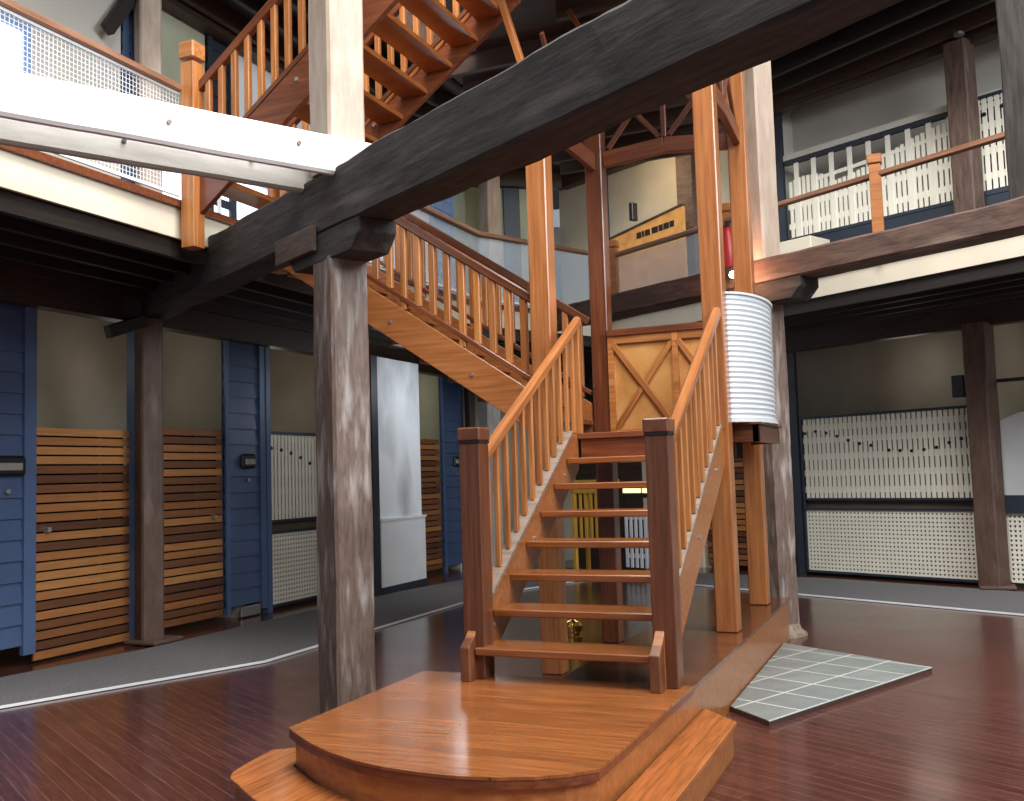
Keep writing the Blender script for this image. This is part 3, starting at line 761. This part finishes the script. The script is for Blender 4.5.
# pale panel right of the post
pn=thing('pale_board','pale clipped-corner board above the lattice at the right edge','board',MR@Vector((2.9,0,1.0)))
obj('sheet',MB().prism_axis([(2.55,1.06),(4.6,1.06),(4.6,2.1),(2.95,2.0),(2.62,1.88),(2.55,1.80)],-.05,-.02,'y'),M['grey'],pn,MR)
obj('ledge',MB().box(2.55,4.6,-.06,.02,.86,1.05),M['navy'],pn,MR)
lt=thing('lattice_screen','white lattice panel right of the dark brown post','screen',MR@Vector((3.5,0,0)))
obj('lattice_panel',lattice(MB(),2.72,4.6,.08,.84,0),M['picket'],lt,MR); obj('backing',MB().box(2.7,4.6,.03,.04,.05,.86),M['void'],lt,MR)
obj('rail',MB().box(2.55,4.6,-.03,.03,2.36,2.40),M['navy'],lt,MR)
wri=structE('wall_right_inner',(2,10,0))
obj('back_wall',MB().box(-5,7,1.2,1.3,0,3.44),M['beige'],wri,MR)
for u in (-1.7,2.5): obj('partition',MB().box(u-.05,u+.05,.05,1.2,0,3.44),M['beige'],wri,MR)
tag(obj('meter_box',MB().box(2.22,2.36,-.12,-.02,2.22,2.48),M['navy'],None,MR,bevel=.006),'small dark wall box left of the dark brown post, above the picket screen','box')
# objects seen under the treads
cr=thing('slatted_rack','yellow timber rack with upright slats seen between the treads','rack',(-1.9,8.6,0))
Mk=Matrix.Translation((-2.62,8.9,.014))@Matrix.Rotation(ra,4,'Z')
mb=MB()
for i in range(6): mb.box(.02+i*.11,.06+i*.11,-.01,.02,.45,1.15)
mb.box(-.02,.65,-.02,.03,1.15,1.21).box(-.02,.65,-.02,.03,.85,.9).box(-.02,.65,-.02,.03,.4,.46).box(-.02,.04,-.02,.03,0,1.2).box(.6,.65,-.02,.03,0,1.2)
obj('slats',mb,M['yellow'],cr,Mk)
obj('shelf',MB().box(-.04,.67,-.03,.3,1.28,1.34),M['yellow'],cr,Mk); obj('leg',MB().box(-.02,.03,.24,.29,0,1.28),M['yellow'],cr,Mk); obj('leg',MB().box(.6,.65,.24,.29,0,1.28),M['yellow'],cr,Mk)
pf=thing('picket_barrier','pale picket barrier behind the lower stairs, right of the yellow rack','barrier',(-1.2,8.3,0))
Mk2=Matrix.Translation((-1.68,8.4,.014))@Matrix.Rotation(ra,4,'Z')
mb=MB()
for i in range(9): mb.box(i*.09,i*.09+.045,-.01,.01,.12,.93)
mb.box(-.02,.80,.01,.03,.25,.31).box(-.02,.80,.01,.03,.78,.84)
obj('pickets',mb,M['mesh'],pf,Mk2); obj('lit_bar',MB().box(-.0,.30,-.02,.02,1.15,1.21).box(.36,.78,-.02,.02,1.15,1.21),M['warmglow'],pf,Mk2)
obj('bar_rail',MB().box(-.03,.82,-.03,.03,1.08,1.14).box(-.03,.82,-.03,.03,1.22,1.25).box(-.03,0,-.02,.02,0,1.25).box(.79,.82,-.02,.02,0,1.25),M['black'],pf,Mk2)

# brass form added to imitate a yellow reflection on the floor
br=thing('brass_reflection','small ringed brass form standing in for a floor reflection under the stairs','reflection_form',(-.44,2.77,0))
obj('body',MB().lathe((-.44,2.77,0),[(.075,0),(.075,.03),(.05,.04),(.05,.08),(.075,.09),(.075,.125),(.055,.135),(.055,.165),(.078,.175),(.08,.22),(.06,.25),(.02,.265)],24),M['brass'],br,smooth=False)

# --- upper left facade
wul=structE('wall_upper_left',(-4.7,3,FF))
Z0,Z1=FF,6.62
obj('wall_panel',MB().box(1.1,2.2,0,.05,Z0,Z1),M['beigeup'],wul,ML)
w=structE('window_1',(-4.7,-1.5,FF)); obj('pane',MB().box(-5,1.05,.02,.04,4.5,5.45),M['winglow'],w,ML)
obj('window_frame',MB().box(-5,1.1,-.02,.05,5.45,5.55).box(-5,1.1,-.02,.05,4.4,4.5).box(1.02,1.1,-.02,.05,4.5,5.45).box(-.6,-.52,-.02,.05,4.5,5.45),M['lightblue'],w,ML)
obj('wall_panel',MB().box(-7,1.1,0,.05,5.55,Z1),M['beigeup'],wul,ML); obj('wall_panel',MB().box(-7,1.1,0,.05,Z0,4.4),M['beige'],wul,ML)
weather(ML,2.14,2.36,Z0,Z1,wul,mat=M['bluetrim'])
obj('wall_panel',MB().box(2.36,3.35,0,.05,Z0,Z1),M['greenw'],wul,ML)
w=structE('window_2',(-4.7,3,FF)); obj('pane',MB().box(2.5,4.6,-.02,-.01,4.0,4.9),M['winglow'],w,ML); obj('window_frame',MB().box(2.44,4.66,-.03,0,3.94,4.0).box(2.44,4.66,-.03,0,4.9,4.96).box(3.5,3.56,-.03,-.005,4.0,4.9),M['white'],w,ML)
weather(ML,3.36,3.8,Z0,Z1,wul,mat=M['navy'])
obj('wall_panel',MB().box(3.8,8.5,0,.05,Z0,Z1),M['white'],wul,ML)
weather(ML,8.5,9.3,Z0,Z1,wul,mat=M['lightblue'])
obj('wall_panel',MB().box(9.3,9.9,0,.05,Z0,Z1),M['greenw'],wul,ML)
obj('corner_column',MB().box(.62,.9,-.06,.05,Z0,Z1),M['navy'],wul,MBV)
obj('wall_panel',MB().box(0,.62,0,.05,Z0,Z1).box(.9,1.38,0,.05,Z0,Z1),M['greenw'],wul,MBV)
obj('column',MB().box(1.40,1.60,-.08,.05,Z0,5.7),M['black'],wul,MBV)
# --- upper far / right facade
wur=structE('wall_upper_right',(1.5,8.5,FF))
obj('wall_panel',MB().box(-4.6,-3.65,0,.05,Z0,Z1),M['beige'],wur,MR)
obj('column',MB().box(-3.62,-3.40,-.05,.05,Z0,Z1),M['navy'],wur,MR)
obj('wall_panel',MB().box(-3.4,-.35,.0,.05,Z0,Z1),M['beige'],wur,MR)
obj('column',MB().box(-1.86,-1.56,-.10,-.0,Z0,Z1),M['oldred'],wur,MR)
weather(MR,-.34,.0,Z0,Z1,wur,mat=M['navy'])
obj('wall_panel',MB().box(-.2,8,.55,.6,Z0,Z1).box(-.25,-.2,0,.6,Z0,Z1),M['beigeup'],wur,MR)
obj('head_board',MB().box(0,2.42,-.02,.06,5.70,5.78).box(2.5,8,-.02,.06,5.74,5.78),M['beigeup'],wur,MR)
# timber counter with dark lettering blocks
ct=thing('curved_counter','yellow-brown timber counter front with dark marks beyond the far railing','counter',MR@Vector((-2.6,-.4,FF)))
pts=[(-3.35,4.2),(-1.5,4.2),(-1.5,5.36),(-1.9,5.32),(-2.4,5.26),(-3.0,5.17),(-3.35,5.1)]
obj('front',MB().prism_axis(pts,-.42,-.36,'y'),M['ply'],ct,MR)
obj('top_edge',MB().bar((-3.35,-.40,5.12),(-1.5,-.40,5.38),.08,.03),M['header'],ct,MR)
mb=MB(); u=-2.42
for wd_ in (.09,.04,.10,.0,.12,.08,.1,.08):
    if wd_>0: mb.box(u,u+wd_,-.43,-.42,5.05+.06*(u+2.42),5.14+.06*(u+2.42))
    u+=wd_+.02
obj('dark_marks',mb,M['black'],ct,MR)
tag(obj('wall_speaker',MB().box(-2.50,-2.42,-.5,-.38,5.34,5.62),M['black'],None,MR,bevel=.008),'small black speaker box above the yellow-brown counter','speaker')
# scalloped upper screen
us=thing('scalloped_screen','white picket screen with wavy top and open grid on the right gallery','screen',MR@Vector((1.2,0,FF)))
obj('frame',MB().box(.02,2.4,-.03,.03,5.63,5.68).box(.02,2.4,-.03,.03,4.56,4.60),M['navy'],us,MR)
obj('kick_board',MB().box(.02,2.4,-.02,.02,FF,4.56),M['navy'],us,MR)
mb=MB(); n=34
def sc(u):   # wavy top of the pickets
    if u<.65: return 5.36+.06*math.sin(math.pi*u/.65)
    return 5.24+.17*(1-math.cos(math.pi*(u-.65)/1.8))
for i in range(n):
    u=.06+2.32*(i+.5)/n; mb.box(u-.024,u+.024,-.014,-.002,4.6,sc(u))
obj('pickets',mb,M['picket'],us,MR)
mb=MB()
for i in range(9):
    u=.2+.27*i; mb.box(u-.035,u+.035,-.022,-.014,4.6,5.63)
for i in range(24):
    u0=.5+i*.079; z0=5.30+.05*(u0-.5);
    mb.bar((u0,-.01,5.33+.055*(u0-.5)),(u0+.08,-.01,5.33+.055*(u0+.08-.5)),.012,.05)
mb.box(.04,2.38,-.01,.0,4.72,4.80).box(.04,2.38,-.01,.0,5.0,5.08)
obj('grid',mb,M['picket'],us,MR)
s2=thing('picket_screen','white picket screen with black studs at the right end of the gallery','screen',MR@Vector((3.4,0,FF)))
mb=MB()
for i in range(30):
    u=2.62+i*.075; mb.box(u-.027,u+.027,-.014,-.002,4.62,5.72)
obj('pickets',mb,M['picket'],s2,MR)
obj('cross_rails',MB().box(2.58,4.9,0,.014,4.75,4.83).box(2.58,4.9,0,.014,5.05,5.13).box(2.58,4.9,0,.014,5.35,5.43).box(2.58,4.9,0,.014,5.6,5.66),M['picket'],s2,MR)
obj('frame',MB().box(2.55,4.9,-.03,.03,5.72,5.76).box(2.55,4.9,-.03,.03,4.56,4.62).box(2.55,2.6,-.03,.03,FF,5.72),M['navy'],s2,MR)
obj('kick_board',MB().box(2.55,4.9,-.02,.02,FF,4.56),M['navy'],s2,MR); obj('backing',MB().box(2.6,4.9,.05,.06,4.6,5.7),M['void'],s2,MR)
for u,z in ((2.77,5.53),(2.99,5.57),(3.21,5.56),(3.43,5.5)): obj('stud',MB().cyl((u,-.014,z),.025,-.012,12,axis='y'),M['black'],s2,MR)

# --- outer shell behind the upper walls
# ------------------------------------------------------------------ gallery railing
zr=4.555
def meshpanel(mb,a,b,z0,z1,p=.03,w=.0045):
    a=Vector((*a,0));b=Vector((*b,0));L=(b-a).length;n=int(L/p);d=(b-a)/n
    for i in range(n+1):
        q=a+d*i; mb.bar((q.x,q.y,z0),(q.x,q.y,z1),w,w)
    k=int((z1-z0)/p)
    for i in range(k+1):
        z=z0+(z1-z0)*i/k; mb.bar((a.x,a.y,z),(b.x,b.y,z),w,w)
    return mb
def railseg(lab,a,b,fill,newels=(),ws=.03):
    a=Vector(a);b=Vector(b)
    t=thing('gallery_railing',lab,'railing',(*((a+b)/2),FF+.06))
    bar('handrail',(*a,zr),(*b,zr),.09,.055,M['rail'],t,bevel=.008)
    if fill=='mesh':
        obj('mesh_panel',meshpanel(MB(),a,b,FF+.10,zr-.04,.034,.0038),M['mesh'],t)
        obj('frame',MB().bar((*a,FF+.09),(*b,FF+.09),.02,.025).bar((*a,zr-.04),(*b,zr-.04),.02,.02),M['mesh'],t)
    elif fill=='glass':
        obj('glass_panel',MB().bar((*a,(FF+.1+zr-.05)/2),(*b,(FF+.1+zr-.05)/2),.008,zr-.15-FF),M['glass'],t)
        obj('bottom_frame',MB().bar((*a,FF+.09),(*b,FF+.09),.03,.03),M['mesh'],t)
    for x,y in newels:
        p=obj('newel_post',MB().box(x-.06,x+.06,y-.06,y+.06,FF+.05,4.66),M['orange'],t,bevel=.004)
        obj('cap',MB().box(x-.075,x+.075,y-.075,y+.075,4.67,4.77),M['orange'],p,bevel=.01)
    return t
railseg('left gallery railing with white wire mesh, ending at the tall newel',(-2.89,-4.5),(-2.89,.92),'mesh',())
railseg('gallery railing with milky panels beyond the middle flight',(-2.89,3.34),(-2.85,6.3),'glass',())
railseg('short far gallery railing with milky panels behind the landing posts',(-2.85,6.3),(-1.76,8.5),'glass',())
railseg('far gallery railing between the corner newel and the red cylinder',(-1.76,8.5),(.12,7.30),'glass',((-1.72,8.46),(.12,7.30)))
railseg('right gallery railing with square newel above the rear beam',(.12,7.30),(4.6,4.47),'right',((1.95,6.13),(4.45,4.57)))
# red extinguisher and lamp
ex=thing('fire_extinguisher','red cylinder hanging on the newel behind the cream post','extinguisher',(.14,7.2,3.9))
obj('body',MB().lathe((.16,7.17,3.90),[(.07,0),(.08,.02),(.08,.45),(.06,.52),(.025,.55)],20),M['redpaint'],ex,smooth=True)
obj('valve',MB().box(.13,.19,7.14,7.20,4.45,4.52),M['black'],ex)
lm=thing('spot_lamp','small lit spotlight on the rear beam above the metal guard','lamp',(.80,3.9,3.15))
def lamp_at(c,r,parent): return obj('lens',MB().lathe(c,[(r*.3,0),(r*.8,r*.25),(r,r*.8),(r*.8,r*1.4),(r*.3,r*1.7)],16),M['lamp'],parent,smooth=True)
lamp_at((.80,3.88,3.17),.04,lm); obj('bracket',MB().box(.785,.815,3.88,3.99,3.25,3.27),M['black'],lm)
l2=thing('lamp_reflection','round warm glow standing in for a lamp reflected in the far milky panel','lamp',(-2.9,8.3,FF)) 
obj('stem',MB().cyl((-2.75,8.35,FF),.02,.45,10),M['black'],l2); lamp_at((-2.75,8.35,4.07),.07,l2)  # stem and glowing lens added to imitate a lamp's reflection in the panel
# cream plinth box on the deck edge
tag(obj('plinth_box',MB().box(-.12,.5,-.2,.2,FF+.06,4.08),M['cream'],None,Matrix.Translation((.85,6.95,0))@Matrix.Rotation(ra,4,'Z'),bevel=.006),'cream box on the gallery edge right of the cream post','box')
# bracket under left ceiling
for (x,y,z,l) in ((-4.5,1.95,2.84,'short dark bracket left of the brown post under the ceiling'),):
    o=bar('timber_bracket',(-4.4,1.68,2.86),(-4.4,2.12,3.02),.08,.11,M['darkred'],None); tag(o,l,'bracket')
o=bar('timber_bracket',(-4.55,1.82,5.76),(-4.55,2.28,6.45),.08,.12,M['darkred'],None); tag(o,'raking dark bracket high on the left gallery beside the pale post','bracket')

# small ceiling spots
for i,(x,y,z,l) in enumerate(((2.9,7.35,6.40,'ceiling spot on the right above the brown gallery post'),)):
    tag(obj('ceiling_spot',MB().cyl((x,y,z),.06,.03,16),M['steel'],None),'small round '+l,'light')

GR={'picket_screen':'white picket screens along the walls','letterbox':'letterboxes in the blue piers','gallery_railing':'railings round the gallery',
    'tie_beam':'great tie beams across the hall','gallery_beam':'paired white gallery beams','bolster':'bolsters under the tie beams','timber_truss':'trusses between the landing posts',
    'timber_brace':'thin braces to the upper landing','timber_bracket':'dark brackets beside the pale post','post_pad':'pads under wall posts'}
for o in bpy.data.objects:
    if o.parent is None and 'label' in o and 'group' not in o:
        k=o.name.split('.')[0]
        if k in GR: o['group']=GR[k]
        elif k=='timber_post': o['group']='posts of the landing tower' if 'landing' in o['label'] or 'golden' in o['label'] else 'old posts of the hall'
# ------------------------------------------------------------------ camera
C=Vector((2.39593282,-4.98235781,1.47386977)); yaw,pitch,roll,f=-4.05200155e-01,7.44965162e-02,-3.08559695e-02,9.86492343e+02
fw=Vector((math.sin(yaw)*math.cos(pitch),math.cos(yaw)*math.cos(pitch),math.sin(pitch)))
rt=Vector((math.cos(yaw),-math.sin(yaw),0)); up=rt.cross(fw)
r2=rt*math.cos(roll)+up*math.sin(roll); u2=-rt*math.sin(roll)+up*math.cos(roll)
cam=bpy.data.cameras.new('camera'); co=bpy.data.objects.new('camera',cam); COL.objects.link(co)
co.matrix_world=Matrix(((r2.x,u2.x,-fw.x,C.x),(r2.y,u2.y,-fw.y,C.y),(r2.z,u2.z,-fw.z,C.z),(0,0,0,1)))
cam.sensor_fit='HORIZONTAL'; cam.sensor_width=36; cam.lens=36*f/1024; cam.clip_end=200
bpy.context.scene.camera=co

# ------------------------------------------------------------------ light
w=bpy.data.worlds.new('sky'); bpy.context.scene.world=w; w.use_nodes=True
bg=w.node_tree.nodes['Background']; bg.inputs[0].default_value=(.82,.91,1,1); bg.inputs[1].default_value=.36
def area(name,loc,target,size,energy,col=(1,1,1),sy=None):
    l=bpy.data.lights.new(name,'AREA'); l.energy=energy; l.color=col; l.size=size
    if sy: l.shape='RECTANGLE'; l.size_y=sy
    o=bpy.data.objects.new(name,l); COL.objects.link(o); o.location=loc
    o.rotation_euler=(Vector(target)-Vector(loc)).to_track_quat('-Z','Y').to_euler(); return o
area('skylight',(1.2,-.5,10.5),(-.4,1.6,2),5,1750,(1,.98,.95))
area('skylight_front',(6.5,-6.5,9.0),(-1.6,1.5,3.0),4,550,(1,.97,.93))
area('clerestory',(9.5,-1.5,6.5),(-4,3.5,1.6),6,1150,(.88,.94,1),3)
l=bpy.data.lights.new('spot_glow','POINT'); l.energy=14; l.color=(1,.45,.25); l.shadow_soft_size=.05
o=bpy.data.objects.new('spot_glow',l); COL.objects.link(o); o.location=(.86,3.72,3.16)
for i,(q,e) in enumerate((((-5.4,1.3,2.7),4),((-5.4,3.0,2.7),3.5),((-5.4,5.1,2.7),5),((-5.5,8.3,2.7),9),((2.1,8.9,2.7),3.5),((4.2,8.0,2.7),5),((-3.2,6.6,2.7),22))):  # unseen fill points added to brighten the inner walls and white block
    l=bpy.data.lights.new('room_fill','POINT'); l.energy=e; l.color=(1,.93,.8) if i<6 else (.85,.93,1); l.shadow_soft_size=.3
    o=bpy.data.objects.new('room_fill',l); COL.objects.link(o); o.location=q
l=bpy.data.lights.new('room_glow','POINT'); l.energy=30; l.color=(1,.8,.5); l.shadow_soft_size=.2
o=bpy.data.objects.new('room_glow',l); COL.objects.link(o); o.location=(-1.4,9.2,6.0)

sc_=bpy.context.scene
sc_.view_settings.view_transform='Standard'
sc_.view_settings.look='None'
sc_.view_settings.exposure=0
